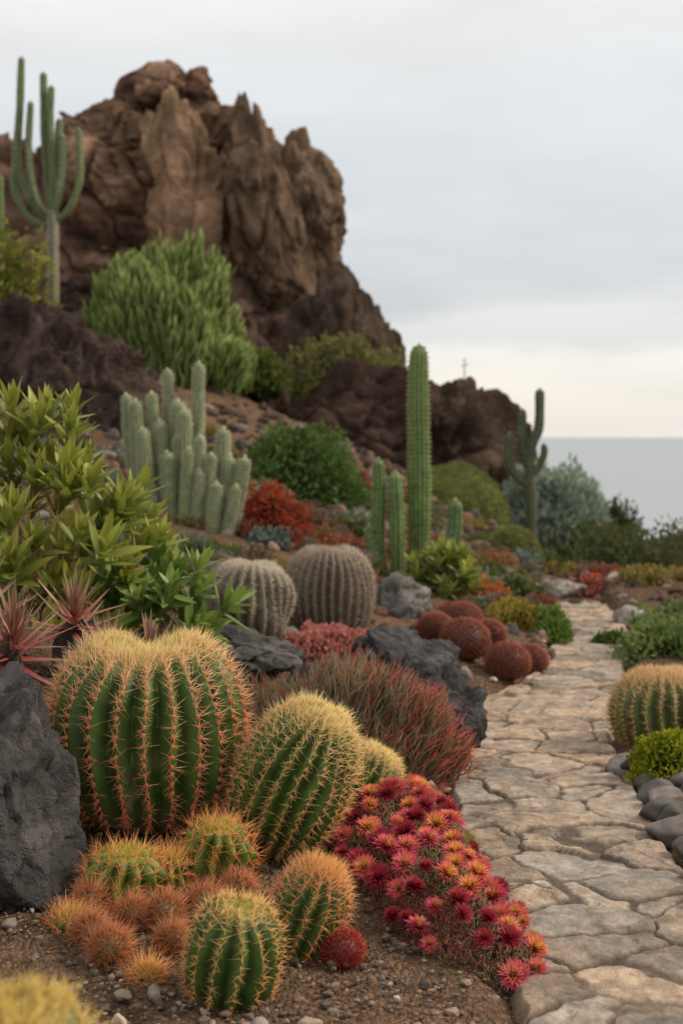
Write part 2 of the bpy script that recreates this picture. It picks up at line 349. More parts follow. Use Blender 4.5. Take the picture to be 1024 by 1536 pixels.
RC=[(.20,.125,.09),(.13,.09,.075),(.27,.19,.14),(.11,.105,.10),(.25,.215,.19)]
for i in range(1200):
    y=rng.uniform(5.8,16); 
    x=rng.uniform(-2.8,float(pl(y))-.05); pts.append((x,y)); sz.append(rng.uniform(.02,.07)*(1+ (y>9)*.5))
scatter('rubble',pts,sz,RC,2,M_mrock)
pts=[];sz=[]
for i in range(520):
    y=rng.uniform(8.2,12.2); x=float(pr(y))+rng.uniform(.06,1.7); 
    if y>9.7 and rng.random()<.6: x=rng.uniform(1.2,3)
    pts.append((x,y)); sz.append(rng.uniform(.02,.06))
scatter('rubble',pts,sz,RC+[(.38,.34,.30)],2,M_mrock)
pts=[];sz=[]
for y in np.arange(3.2,5.0,.12):
    for k in range(2):
        pts.append((float(pr(y))+.06+k*.12+rng.uniform(-.02,.02),y+rng.uniform(-.03,.03))); sz.append(rng.uniform(.06,.09))
scatter('edging_cobbles',pts,sz,[(.11,.10,.092),(.14,.12,.11),(.09,.082,.076)],4,M_peb)
# ------------------------------------------------------------------ cacti
def barrel(name,loc,R,Hh,ribs,tilt=0,tiltx=0,seed=1,col=(.07,.15,.03),spA=(.42,.12,.06),spB=(.75,.6,.28),sL=.035,nsp=9,ell=1.0,dip=0,depth=.17,pw=.62,aL=.026,crown=400,crownL=.03,crownC=(.75,.6,.25),sr=.0011,crownspread=.35,lumpy=0,abump=.022):
    r0=np.random.default_rng(seed); b=B()
    nu=ribs*12; nv=64
    ph=np.linspace(-1.25,math.pi/2,nv); th=np.linspace(0,2*math.pi,nu,endpoint=False)+.13
    def surf(PH,TH):
        x=TH*ribs/(2*math.pi); x=x+.10*np.sin(PH*2.3+seed)+.05*np.sin(PH*5+TH*3)
        tri=np.abs((x%1)-.5)*2
        rf=1-depth*(1-np.maximum(tri,1e-4)**.62)*(np.cos(PH)**.35)
        r=R*np.cos(PH)**pw*rf*(1+.03*np.sin(TH*2+seed)+.02*np.sin(TH*5+PH*3)+lumpy*np.sin(TH*3+PH*4+seed)*np.cos(PH))
        z=Hh*.5+Hh*.5*np.sin(PH)
        X_=r*np.cos(TH)*ell; Y_=r*np.sin(TH)
        z=z-dip*np.exp(-(X_/(R*.28))**2)*sst(.2,1.3,PH)
        z=z*(1+.02*np.sin(TH*3))
        return np.stack([X_,Y_,z],-1),tri
    PH,TH=np.meshgrid(ph,th,indexing='ij'); P,tri=surf(PH,TH)
    C=np.asarray(col)*(.6+.65*tri[...,None]**1.5)*(1+.3*fbm(P*30,3,seed)[...,None])  # rib valleys painted darker, occlusion shade put into the vertex colour
    sc_=sst(.25,.6,fbm(P*A3(14,14,9)+3,4,seed+2))[...,None]*(1-sst(-.6,.2,PH))[...,None]; C=C*(1-.6*sc_)+A3(.26,.21,.11)*.6*sc_
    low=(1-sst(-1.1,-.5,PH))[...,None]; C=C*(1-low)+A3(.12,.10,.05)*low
    top=sst(1.0,1.45,PH)[...,None]; C=C*(1-top*.8)+np.asarray(crownC)*.5*top*.8
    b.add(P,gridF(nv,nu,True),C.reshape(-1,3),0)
    per=max(6,int(Hh*1.35/aL)); ss=np.linspace(-.95,1.42,per)
    K_,p_=np.meshgrid(np.arange(ribs),ss,indexing='ij'); K_=K_.ravel().astype(float); p_=p_.ravel()+r0.uniform(-.015,.015,ribs*per)
    t=K_*2*math.pi/ribs
    for _ in range(2):
        t=(K_-.10*np.sin(p_*2.3+seed)-.05*np.sin(p_*5+t*3))*2*math.pi/ribs
    bs,_=surf(p_,t); q0,_=surf(p_-.04,t); q1,_=surf(np.minimum(p_+.04,1.56),t)
    tg=nrm(q1-q0); rad=np.stack([np.cos(t),np.sin(t),0*t],-1); n_=rad-tg*(rad*tg).sum(1,keepdims=True)
    flat=np.abs(tg[:,2])<.15; n_=np.where(flat[:,None],rad*.3+A3(0,0,1),n_); nn=nrm(nrm(n_)+A3(0,0,.05))
    n=len(bs)
    base=np.repeat(bs,nsp,0); nr=np.repeat(nn,nsp,0)
    d=nr*.75+r0.normal(size=base.shape)*.62; d=d-np.minimum((d*nr).sum(1),0)[:,None]*nr*1.3
    hh=np.clip(base[:,2:3]/Hh,0,1); L=sL*r0.uniform(.5,1.25,len(base))*(.85+.3*hh[:,0])
    mixc=np.asarray(spA)*(1-hh**2*.7)+np.asarray(spB)*hh**2*.7
    tipc=np.asarray(spB)*(.35+.65*hh)+np.asarray(spA)*.65*(1-hh)
    spikes(b,base,d,L,sr,mixc,tipc*r0.uniform(.8,1.2,(len(base),1)),1)
    D,F=ico(1); rr=R*abump
    V=(bs[:,None]+D[None]*rr*A3(1,1,1.4)).reshape(-1,3); Fa=(np.arange(n)[:,None,None]*len(D)+F[None]).reshape(-1,3)
    hh=np.clip(bs[:,2:3]/Hh,0,1)**2; ac=np.asarray(spA)*(1-hh)+np.asarray(spB)*.8*hh
    b.add(V,Fa,np.repeat(ac,len(D),0),1)
    if crown:
        p_=math.pi/2-np.abs(r0.normal(size=crown))*crownspread; t=r0.uniform(0,6.283,crown); p_=np.maximum(p_,.2)
        q_,_=surf(p_,t); n_=nrm(np.stack([np.cos(t)*np.cos(p_),np.sin(t)*np.cos(p_),np.sin(p_)+.3],-1))
        spikes(b,q_,n_+r0.normal(size=q_.shape)*.4,crownL*r0.uniform(.5,1.2,crown),sr,np.asarray(crownC)*.7,np.asarray(crownC)*r0.uniform(.8,1.25,(crown,1)),1)
    for i in range(len(b.V)): b.V[i]=rotx(roty(b.V[i],tilt),tiltx)
    return b.make(name,loc,[M_flesh,M_spine])
YC=(.95,.74,.32)
CG=(.06,.115,.018)
barrel('barrel_cactus',(-.515,3.76,.12),.252,.495,22,0,0,1,col=CG,spA=(.75,.20,.11),spB=(.98,.74,.42),sL=.043,nsp=10,dip=.045,crown=2400,crownL=.038,crownC=YC,aL=.026,pw=.58,crownspread=.32,depth=.2,sr=.0012)
barrel('barrel_cactus',(-.205,3.64,.09),.143,.40,20,.42,.12,2,col=(.065,.125,.02),spA=(.78,.36,.15),spB=(.98,.8,.42),sL=.033,nsp=9,crown=1200,crownL=.028,crownC=YC,aL=.021,pw=.75,crownspread=.38,depth=.2)
barrel('barrel_cactus',(-.005,3.98,.05),.10,.245,18,.5,0,3,col=(.07,.13,.022),spA=(.75,.4,.15),spB=(.95,.75,.36),sL=.024,nsp=8,crown=800,crownL=.022,crownC=YC,aL=.018,crownspread=.4)
barrel('barrel_cactus',(-.232,2.86,.0),.098,.225,13,.14,.18,4,col=(.055,.11,.02),spA=(.78,.38,.15),spB=(.95,.68,.30),sL=.024,nsp=9,crown=260,crownL=.014,crownC=(.62,.5,.12),aL=.018,depth=.26,sr=.0009)
barrel('barrel_cactus',(-.125,3.08,.0),.085,.235,15,.40,.05,5,col=(.055,.11,.02),spA=(.78,.28,.13),spB=(.98,.58,.28),sL=.028,nsp=9,crown=800,crownL=.034,crownC=(.88,.46,.17),aL=.018,crownspread=.42,sr=.0009,depth=.22)
barrel('barrel_cactus',(1.20,5.30,-.02),.20,.285,24,0,0,6,col=(.09,.12,.03),spA=(.6,.38,.18),spB=(.9,.66,.36),sL=.032,nsp=8,crown=1800,crownL=.034,crownC=(.88,.62,.32),aL=.02,sr=.0014)
barrel('barrel_cactus',(-.39,1.62,.0),.14,.50,20,0,0,7,col=(.10,.14,.035),spA=(.5,.35,.16),spB=(.85,.65,.25),sL=.03,nsp=6,crown=900,crownL=.03,crownC=(.8,.6,.18),aL=.03)
for i,(lo,R_,hh) in enumerate([((-.505,3.3,.06),.095,.13),((-.30,3.42,.08),.085,.14),((-.40,2.92,.0),.034,.06),((-.60,3.15,.02),.05,.08),((-.40,3.36,.07),.055,.09)]):
    barrel('golden_spined_cactus',lo,R_,hh,12,.05,.1,20+i,col=(.11,.16,.02),spA=(.80,.28,.10),spB=(.92,.50,.20),sL=.042,nsp=11,crown=int(300*R_/.09),crownL=.022,crownC=(.6,.6,.1),aL=.022,depth=.36,sr=.0008,lumpy=.10)
def ball(name,loc,R_,colb,cA,cB,n,L,seed,r=.0007,sq=.9,thick=M_spine,jit=.5):
    r0=np.random.default_rng(seed); b=B(); D,F=ico(4)
    b.add(D*R_*A3(1,1,sq)*(1+.05*fbm(D*5,3,seed))[:,None]*.93,F,colb,0)
    m=max(40,n//9); k=np.arange(m)+.5; ph=np.arccos(1-1.65*k/m); th=k*2.39996
    d0=np.stack([np.cos(th)*np.sin(ph),np.sin(th)*np.sin(ph),np.cos(ph)],-1); d=np.repeat(d0,9,0)
    spikes(b,d*R_*A3(1,1,sq)*.95,d*.8+r0.normal(size=d.shape)*jit,L*r0.uniform(.5,1.2,len(d)),r,np.asarray(cA)*r0.uniform(.6,1.2,(len(d),1)),np.asarray(cB)*r0.uniform(.7,1.3,(len(d),1)),1)
    return b.make(name,loc,[M_flesh,thick])
OR=((.45,.14,.06),(.80,.38,.2))
for i,(x,y,R_) in enumerate([(-.39,3.15,.036),(-.485,2.98,.036),(-.54,3.06,.030),(-.31,3.2,.036),(-.46,3.14,.030),(-.56,3.2,.03),(-.24,3.3,.032),(-.36,3.04,.026)]):
    ball('orange_spined_cactus',(x,y,h(x,y)+R_*.8),R_,(.14,.11,.04),OR[0],OR[1],800,.044,60+i,.0008)
ball('red_spined_cactus',(.0,3.02,.06),.043,(.12,.03,.025),(.35,.035,.035),(.60,.11,.09),1600,.020,70,.0009)
barrel('grey_spined_cactus',(-.06,6.8,h(-.06,6.8)-.04),.205,.42,30,0,0,71,col=(.15,.125,.095),spA=(.36,.28,.22),spB=(.62,.51,.42),sL=.026,nsp=10,crown=1500,crownL=.02,crownC=(.5,.42,.34),aL=.015,depth=.10,pw=.55,sr=.0018,crownspread=.6,abump=.03)
barrel('cushion_cactus',(-.43,6.3,h(-.43,6.3)-.04),.19,.38,22,.08,0,75,col=(.15,.13,.09),spA=(.36,.29,.22),spB=(.72,.64,.53),sL=.024,nsp=10,crown=1700,crownL=.022,crownC=(.74,.67,.55),aL=.016,depth=.13,pw=.5,sr=.0018,crownspread=.55,lumpy=.07,abump=.035)
for i,(x,y,R_) in enumerate([(.585,6.75,.115),(.77,6.60,.098),(.92,6.95,.08),(.62,7.3,.10),(.46,7.0,.085),(.74,7.15,.08)]):
    ball('red_brown_cactus',(x,y,h(x,y)+R_*.75),R_,(.10,.035,.025),(.26,.085,.06),(.46,.19,.135),3000,.026,80+i,.0024,jit=.4)
def catmull(P,n):
    P=np.asarray(P,float); P=np.vstack([2*P[0]-P[1],P,2*P[-1]-P[-2]]); out=[]
    m=len(P)-3
    for i in range(m):
        for t in np.linspace(0,1,n,endpoint=False):
            a,b_,c,d=P[i:i+4]; out.append(.5*((2*b_)+(-a+c)*t+(2*a-5*b_+4*c-d)*t*t+(-a+3*b_-3*c+d)*t**3))
    out.append(P[-2]); return np.array(out)
def column(b,ctrl,R_,ribs,col,spc,step=.04,sL=.02,nsp=5,depth=.2,taper=.85,sr=.0013,seed=0,seg=6):
    r0=np.random.default_rng(seed+5); P=catmull(ctrl,24) if len(ctrl)>2 else np.linspace(ctrl[0],ctrl[1],40)
    s=np.concatenate([[0],np.cumsum(np.linalg.norm(np.diff(P,axis=0),axis=1))]); L=s[-1]
    sn=np.concatenate([np.linspace(0,L-R_,54,endpoint=False),L-R_+R_*np.sin(np.linspace(0,math.pi/2,10))]) if L>R_*1.5 else np.linspace(0,L,44)
    Pn=np.stack([np.interp(sn,s,P[:,k]) for k in range(3)],-1)
    rad=R_*(taper+(1-taper)*np.sin(np.clip(sn/L,0,1)*math.pi))*np.sqrt(np.clip(1-(np.clip(sn-(L-R_),0,None)/R_)**2,0.0001,1))
    rad*=1+.035*np.sin(sn*11+seed)+.02*np.sin(sn*27+seed*2)
    T=nrm(np.gradient(Pn,axis=0)); u=nrm(np.cross(T,A3(.1,1,.05))); v=np.cross(T,u)
    nt=ribs*seg; th=np.linspace(0,2*math.pi,nt,endpoint=False); tri=np.abs(((th*ribs/(2*math.pi))%1)-.5)*2
    rf=1-depth*(1-tri**.8)
    V=Pn[:,None]+rad[:,None,None]*rf[None,:,None]*(u[:,None]*np.cos(th)[None,:,None]+v[:,None]*np.sin(th)[None,:,None])
    C=np.asarray(col)*(.65+.5*tri)[None,:,None]*(1+.3*fbm(V*8,3,seed))[...,None]
    b.add(V,gridF(len(sn),nt,True),C.reshape(-1,3),0)
    ss=np.arange(.02,L,step); bb=[];nn=[]
    for k in range(ribs):
        a=k*2*math.pi/ribs; sj=ss+r0.uniform(-.3,.3)*step
        c=np.stack([np.interp(sj,sn,Pn[:,j]) for j in range(3)],-1); r_=np.interp(sj,sn,rad)[:,None]
        uu_=np.stack([np.interp(sj,sn,u[:,j]) for j in range(3)],-1); vv_=np.stack([np.interp(sj,sn,v[:,j]) for j in range(3)],-1)
        d=uu_*math.cos(a)+vv_*math.sin(a); bb.append(c+d*r_);nn.append(d)
    bb=np.repeat(np.concatenate(bb),nsp,0);nn=np.repeat(np.concatenate(nn),nsp,0)
    spikes(b,bb,nn+r0.normal(size=bb.shape)*.55,sL*r0.uniform(.6,1.2,len(bb)),sr,np.asarray(spc)*.8,spc,1)
    n=40; spikes(b,np.repeat(P[-1:],n,0),T[-1]+r0.normal(size=(n,3))*.8,sL,sr,spc,spc,1)
MS=[M_flesh,M_spine]
b=B(); GR=(.12,.185,.055); SP=(.62,.6,.38)
z0=h(.49,9)-.05
column(b,[(0,0,z0),(.0,0,.9),(-.005,0,1.4),(0,0,1.73)],.072,15,(.13,.20,.055),SP,seed=1,taper=.8,step=.03,depth=.14)
b.make('columnar_cactus',(.49,9.0,0),MS)
b=B(); x0=.33
column(b,[(.02,0,.15),(.015,0,.6),(.0,0,.93)],.05,9,GR,SP,seed=2)
column(b,[(-.03,.05,.15),(-.10,.05,.45),(-.095,.05,.8),(-.10,.05,1.01)],.044,9,GR,SP,seed=3)
column(b,[(-.03,0,.22),(-.10,-.02,.33),(-.15,-.02,.48),(-.16,-.02,.6)],.03,8,GR,SP,seed=4)
b.make('columnar_cactus',(x0,8.85,0),MS)
b=B()
column(b,[(-.10,0,.24),(-.05,-.02,.38),(.02,-.02,.55),(.03,-.02,.76)],.05,10,(.10,.16,.06),SP,seed=6)
b.make('columnar_cactus',(.67,8.8,0),MS)
xs=[-.93,-1.13,-1.39,-1.32,-1.22,-1.16,-1.05,-1.0,-.75,-1.03,-.89,-.82,-.96,-.71,-.61,-.89,-1.10,-1.26,-.78,-.66]
ts=[1.63,1.58,1.42,1.38,1.43,1.25,1.38,1.32,1.2,1.17,1.15,1.04,1.07,1.03,1.02,.94,1.05,1.2,.86,.84]
b=B()
for i,(x,t) in enumerate(zip(xs,ts)):
    y=.45*(t-1.1)+rng.uniform(-.05,.05); ln=(x+1.0)*.30+rng.uniform(-.03,.03)
    column(b,[(x+1.0-ln,y,h(x,9+y)-.1),(x+1.0-.3*ln,y,(t+.6)/2),(x+1.0,y,t)],rng.uniform(.032,.048),12,(.22,.27,.13),(.80,.80,.60),step=.022,sL=.022,nsp=8,depth=.14,seed=i,seg=4,sr=.0015)
b.make('silver_torch_cactus',(-1.0,9.0,0),MS)
b=B(); G2=(.14,.18,.08)
column(b,[(0,0,2.1),(.01,0,2.9),(0,0,3.72)],.07,6,(.22,.20,.14),SP,step=.2,depth=.1,seed=31,taper=1)
for i,(ct,rr) in enumerate([([(0,0,3.6),(-.2,0,3.75),(-.38,0,4.2),(-.36,0,4.95),(-.345,0,5.42)],.045),([(0,0,3.6),(-.06,.05,4.0),(-.10,.05,4.6),(-.11,.05,5.26)],.045),
    ([(0,0,3.6),(.0,0,4.0),(-.02,0,4.7),(-.01,0,5.1)],.042),([(0,0,3.6),(.08,-.04,3.9),(.12,-.04,4.2),(.12,-.04,4.55)],.05),
    ([(0,0,3.55),(.18,0,3.7),(.30,0,4.0),(.31,0,4.3),(.29,0,4.62)],.04),([(0,0,3.5),(-.25,0,3.6),(-.42,0,3.9),(-.42,0,4.2),(-.39,0,4.62)],.04),
    ([(0,0,3.6),(-.15,-.1,3.8),(-.24,-.1,4.3),(-.22,-.1,4.9)],.04),([(0,0,3.6),(.04,.1,4.0),(.05,.1,4.5),(.06,.1,4.75)],.045)]):
    column(b,ct,rr,7,G2,SP,step=.06,seed=40+i,depth=.25,taper=.9)
b.make('candelabra_cactus',(-3.25,16,0),MS)
b=B(); column(b,[(0,0,2.2),(0,0,3.2),(.0,0,4.15)],.06,7,G2,SP,step=.08,seed=48); column(b,[(0,0,2.9),(-.2,0,3.2),(-.22,0,4.0)],.05,7,G2,SP,step=.08,seed=49); b.make('candelabra_cactus',(-3.92,16.3,0),MS)
b=B(); G3=(.08,.095,.05)
column(b,[(.02,0,-.1),(.0,0,.5),(-.01,0,.95),(.02,0,1.1),(.08,0,1.25),(.09,0,1.62)],.05,8,G3,SP,step=.06,seed=51,taper=.9)
column(b,[(0,0,.75),(-.06,0,.95),(-.09,0,1.1),(-.08,0,1.42)],.045,8,G3,SP,step=.06,seed=52)
column(b,[(0,0,.65),(-.14,0,.76),(-.22,0,.9),(-.21,0,1.18)],.048,8,G3,SP,step=.06,seed=53)
column(b,[(0,0,.75),(.08,0,.85),(.13,0,.98),(.13,0,1.08)],.036,8,G3,SP,step=.06,seed=54)
b.make('saguaro_cactus',(1.86,14,0),MS)
# ------------------------------------------------------------------ bushes
def dome(name,x,y,zb,rx,ry,rz,n,L,W,cA,cB,seed,lump=.2,up=.5,prof=OVAL,core=(.03,.045,.015),corek=.72,tip=None,freq=2.2,shell=.55,mat=None,fold=.3,jit=.55,coreshow=True):
    mat=mat or M_far
    r0=np.random.default_rng(seed); b=B(); dims=A3(rx,ry,rz)
    d=nrm(r0.normal(size=(n,3))); d=d[d[:,2]>-.35]; n=len(d)
    lm=1+lump*fbm(d*freq+seed,3,seed)*1.8
    rr=shell+(1-shell)*r0.random(n)**.45
    P=d*dims*(lm*rr)[:,None]
    if coreshow:
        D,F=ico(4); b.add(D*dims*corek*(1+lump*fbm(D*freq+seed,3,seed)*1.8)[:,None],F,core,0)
    dr=nrm(nrm(d/dims)*.8+A3(0,0,up)+r0.normal(size=P.shape)*jit)
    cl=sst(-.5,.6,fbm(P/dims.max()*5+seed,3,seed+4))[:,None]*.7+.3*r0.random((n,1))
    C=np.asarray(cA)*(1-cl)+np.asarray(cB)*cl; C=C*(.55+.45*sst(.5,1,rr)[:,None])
    CT=C if tip is None else (C*.4+np.asarray(tip)*.6)
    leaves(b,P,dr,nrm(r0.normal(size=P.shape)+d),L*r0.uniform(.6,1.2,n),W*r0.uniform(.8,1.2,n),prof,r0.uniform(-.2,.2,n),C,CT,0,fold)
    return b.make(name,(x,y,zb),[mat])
def mound(name,x,y,zb,rx,ry,rz,n,L,r,cA,cB,seed,up=.8,tipc=None,mid=True,lump=.1,jit=.2,core=(.05,.04,.03),corek=.7,mat=None,shell=.8,lean=(0,0,0),tipfrac=1.0):
    mat=mat or M_far
    r0=np.random.default_rng(seed); b=B(); dims=A3(rx,ry,rz)
    d=nrm(r0.normal(size=(n,3))*A3(1,1,1)); d=d[d[:,2]>-.1]; n=len(d)
    lm=1+lump*fbm(d*2.5+seed,3,seed)*1.8
    D,F=ico(4); b.add(D*dims*corek*(1+lump*fbm(D*2.5+seed,3,seed)*1.8)[:,None]*.95,F,core,0)
    Lr=L*r0.uniform(.6,1.1,n)
    dr=nrm(nrm(d)*.6+A3(*lean)+A3(0,0,up)+r0.normal(size=d.shape)*jit)
    P=d*dims*(lm*(shell+(1-shell)*r0.random(n)))[:,None]-dr*Lr[:,None]*.8
    cl=sst(-.5,.5,fbm(d*4+seed,3,seed+3))[:,None]*.6+.4*r0.random((n,1))
    C=np.asarray(cA)*(1-cl)+np.asarray(cB)*cl
    CT=C if tipc is None else np.asarray(tipc)*r0.uniform(.5,1.3,(n,1))
    if tipfrac<1:
        pm=tipfrac+.55*np.clip(d[:,0],0,1)+.35*sst(.2,.6,fbm(d*3+4,3,seed+8))
        CT=np.where((r0.random(n)<pm)[:,None],CT,C*1.5)
    spikes(b,P,dr,Lr,r,C,CT,0,mid)
    return b.make(name,(x,y,zb),[mat])
mound('red_tipped_shrub',.02,4.85,.0,.44,.42,.40,12000,.17,.0021,(.14,.14,.08),(.24,.19,.12),101,up=.55,tipc=(.60,.09,.08),lump=.14,jit=.27,core=(.06,.05,.035),corek=.6,shell=.8,lean=(.12,-.1,0),tipfrac=.24)
mound('pencil_bush',-2.05,16,1.95,.95,.85,1.28,13000,.30,.016,(.11,.17,.04),(.19,.26,.07),102,up=1.2,tipc=(.34,.40,.15),lump=.24,jit=.22,core=(.04,.07,.02),corek=.74)
dome('round_bush',-.95,17.2,1.8,.32,.3,.36,1500,.07,.02,(.11,.14,.035),(.2,.22,.07),103)
dome('olive_shrub',.12,18.4,1.65,.78,.6,.72,4600,.08,.022,(.14,.15,.05),(.30,.29,.11),104,lump=.35,corek=.6)
dome('green_dome_bush',-.35,12,.55,.58,.5,.72,6500,.052,.016,(.07,.125,.035),(.18,.27,.08),105,lump=.1,up=.3)
dome('red_flowering_shrub',-.46,9.2,.5,.25,.22,.31,3400,.030,.011,(.22,.04,.02),(.52,.10,.06),106,lump=.25,core=(.06,.03,.015),tip=(.5,.12,.07))
dome('airy_shrub',-3.62,15,2.6,.5,.5,.75,2200,.09,.02,(.16,.19,.04),(.34,.33,.08),107,lump=.4,coreshow=False,shell=.1)
dome('silver_shrub',2.5,17,.05,.64,.5,.74,5200,.10,.018,(.22,.29,.22),(.42,.50,.40),108,lump=.2,core=(.11,.145,.11),up=1.0,prof=LANCE,corek=.8)
dome('dark_bush',2.42,12,-.34,.62,.5,.72,6500,.045,.013,(.08,.10,.04),(.18,.19,.085),109,lump=.2,core=(.04,.05,.025))
dome('dark_bush',3.1,12.6,-.36,.65,.5,.72,5500,.045,.013,(.08,.10,.04),(.18,.19,.085),110,lump=.2,core=(.04,.05,.025))
dome('dark_bush',3.75,20,-.3,.45,.4,.5,1800,.08,.02,(.06,.08,.04),(.11,.13,.06),111,lump=.3)
dome('dark_bush',2.85,15.5,-.2,.5,.4,.42,1800,.06,.02,(.07,.09,.04),(.14,.16,.06),112,lump=.3)
for i,(x,y,z,rx,rz) in enumerate([(1.10,14,.25,.56,.62),(1.43,12,.08,.26,.30),(.85,15,.3,.4,.5)]):
    dome('cushion_plant',x,y,z,rx,rx*.8,rz,9000,.026,.012,(.18,.20,.065),(.30,.32,.12),113+i,lump=.05,shell=.97,core=(.18,.2,.065),corek=.975,up=.0,jit=.4)
def rosettes(name,x,y,zb,centers,dirs,nl,L,W,cA,cB,tip,seed,prof=LANCE,open_=.75,stem=None,mat=M_leaf,stemc=(.2,.14,.08),curve=.15,colvar=.25,fold=.35,stemr=.006):
    r0=np.random.default_rng(seed); b=B(); m=len(centers); dirs=nrm(dirs)
    c=np.repeat(centers,nl,0); dz=np.repeat(dirs,nl,0)
    k=np.tile(np.arange(nl),m); ga=k*2.39996+np.repeat(r0.uniform(0,6.28,m),nl)
    t=nrm(np.cross(dz,A3(.3,.9,.2))); q=np.cross(dz,t); rad=t*np.cos(ga)[:,None]+q*np.sin(ga)[:,None]
    el=(k/nl)
    ang=(open_*(1-el)+.12)*math.pi/2+r0.normal(size=len(k))*.14
    d=dz*np.cos(ang)[:,None]+rad*np.sin(ang)[:,None]
    sc=np.repeat(r0.uniform(.7,1.15,m),nl)*(1-.35*el)*r0.uniform(.8,1.15,len(k))
    base=c+dz*(el*L*.35-L*.2)[:,None]
    v=(1+colvar*np.repeat(r0.normal(size=m),nl)*.6)[:,None]
    mixv=np.clip(el+r0.normal(size=len(k))*.18,0,1)[:,None]
    C=(np.asarray(cA)*(1-mixv)+np.asarray(cB)*mixv)*v
    leaves(b,base,d,dz+1e-3,L*sc,W*sc,prof,curve*r0.uniform(-.5,1.4,len(k)),C*.9,C if tip is None else C*.3+np.asarray(tip)*.7,0,fold)
    if stem is not None:
        o=np.asarray(stem)+r0.normal(size=(m,3))*A3(.08,.08,.02); dd=centers-o; spikes(b,o,dd,np.linalg.norm(dd,axis=1)*1.02,stemr,stemc,stemc,1,False)
    return b.make(name,(x,y,zb),[mat,M_stem])
def domepts(n,rx,ry,rz,seed,lump=.2,minz=-.1,inner=.5):
    r0=np.random.default_rng(seed); d=nrm(r0.normal(size=(n*3,3))); d=d[d[:,2]>minz][:n]
    r=(inner+(1-inner)*r0.random(len(d))**.5)*(1+lump*fbm(d*2+seed,3,seed)*1.8)
    return d*A3(rx,ry,rz)*r[:,None],d
P_,d_=domepts(70,.22,.2,.30,120)
rosettes('spurge_bush',.617,8.6,.2,P_,d_+A3(0,0,1.4),13,.12,.014,(.15,.21,.035),(.36,.38,.07),None,120,stem=(0,0,-.05))
P_,d_=domepts(165,.54,.5,.56,121,lump=.15,minz=-.6,inner=.35)
rosettes('leafy_bush',-1.19,5.3,.68,P_,d_*.75+A3(.12,-.1,1.05),12,.17,.023,(.11,.18,.03),(.30,.34,.055),(.36,.36,.065),121,stem=(0,0,-.55),open_=.58,stemc=(.3,.16,.07),stemr=.007)
P_,d_=domepts(30,.24,.2,.24,122,lump=.15,minz=-.6,inner=.3)
rosettes('leafy_bush',-.64,5.1,.50,P_,d_*.9+A3(.2,-.1,.8),11,.15,.026,(.12,.21,.045),(.28,.36,.08),None,122,stem=(0,0,-.3),open_=.7,stemr=.005)
BROM=[(-.95,4.12,.55,.30,54),(-.71,4.24,.49,.25,46),(-1.12,4.3,.60,.27,40),(-.83,4.42,.58,.24,40),(-.60,4.45,.47,.2,34)]
for i,(x,y,z,s,n) in enumerate(BROM):
    rosettes('red_bromeliad',x,y,z,np.zeros((1,3)),A3([.05,-.25,1]).reshape(1,3),n,s,.0135,(.42,.03,.035),(.30,.12,.08),(.28,.27,.18),130+i,prof=[1,.95,.8,.6,.33,.03],open_=.95,mat=M_succ,curve=.12,colvar=0)
    bb=B(); V,F,t=boulderV(300+i,(.07,.07,.2),12,4,.1); bb.add(V,F,np.outer(t,(.09,.065,.05))); bb.make('bed_stone',(x,y+.03,z-.20),[M_drock])
rosettes('agave',-.84,3.92,h(-.84,3.92)+.16,A3([[0,0,0],[.1,.03,0],[-.1,.02,0]]),A3([[0,0,1],[.2,0,1],[-.2,0,1]]),26,.10,.010,(.12,.18,.06),(.3,.34,.15),None,135,prof=[1,.95,.8,.5,.03],mat=M_succ)
mound('dry_grass',-1.30,4.9,.55,.10,.10,.28,150,.26,.0016,(.40,.30,.19),(.5,.4,.28),136,up=1,jit=.5,corek=.1)
# foreground flowers
poly=np.array([(-.02,3.5),(-.04,3.75),(.04,3.98),(.2,4.12),(.33,4.1),(.37,3.8),(.42,3.4),(.44,3.05),(.36,2.96),(.2,2.98),(.11,3.2)])
def inside(x,y):
    c=False;n=len(poly);j=n-1
    for i in range(n):
        xi,yi=poly[i];xj,yj=poly[j]
        if (yi>y)!=(yj>y) and x<(xj-xi)*(y-yi)/(yj-yi)+xi: c=not c
        j=i
    return c
def edged(x,y):
    m=9.
    for i in range(len(poly)):
        a=poly[i-1]; b_=poly[i]; ab=b_-a; t=np.clip(((x-a[0])*ab[0]+(y-a[1])*ab[1])/(ab@ab),0,1); m=min(m,math.hypot(x-a[0]-t*ab[0],y-a[1]-t*ab[1]))
    return m
def mh(x,y): return h(x,y)+.015+.105*min(1,edged(x,y)/.13)**.7*(1+.25*float(vnoise(np.array([[x*12,y*12,.3]]),3)[0]))
pts=[]
tries=0
while len(pts)<100 and tries<20000:
    tries+=1; x=rng.uniform(-.05,.46);y=rng.uniform(2.9,4.15)
    if inside(x,y) and all((x-a)**2+((y-c)*.9)**2>.044**2 for a,c in pts): pts.append((x,y))
pts=np.array(pts)
b=B(); r0=np.random.default_rng(5)
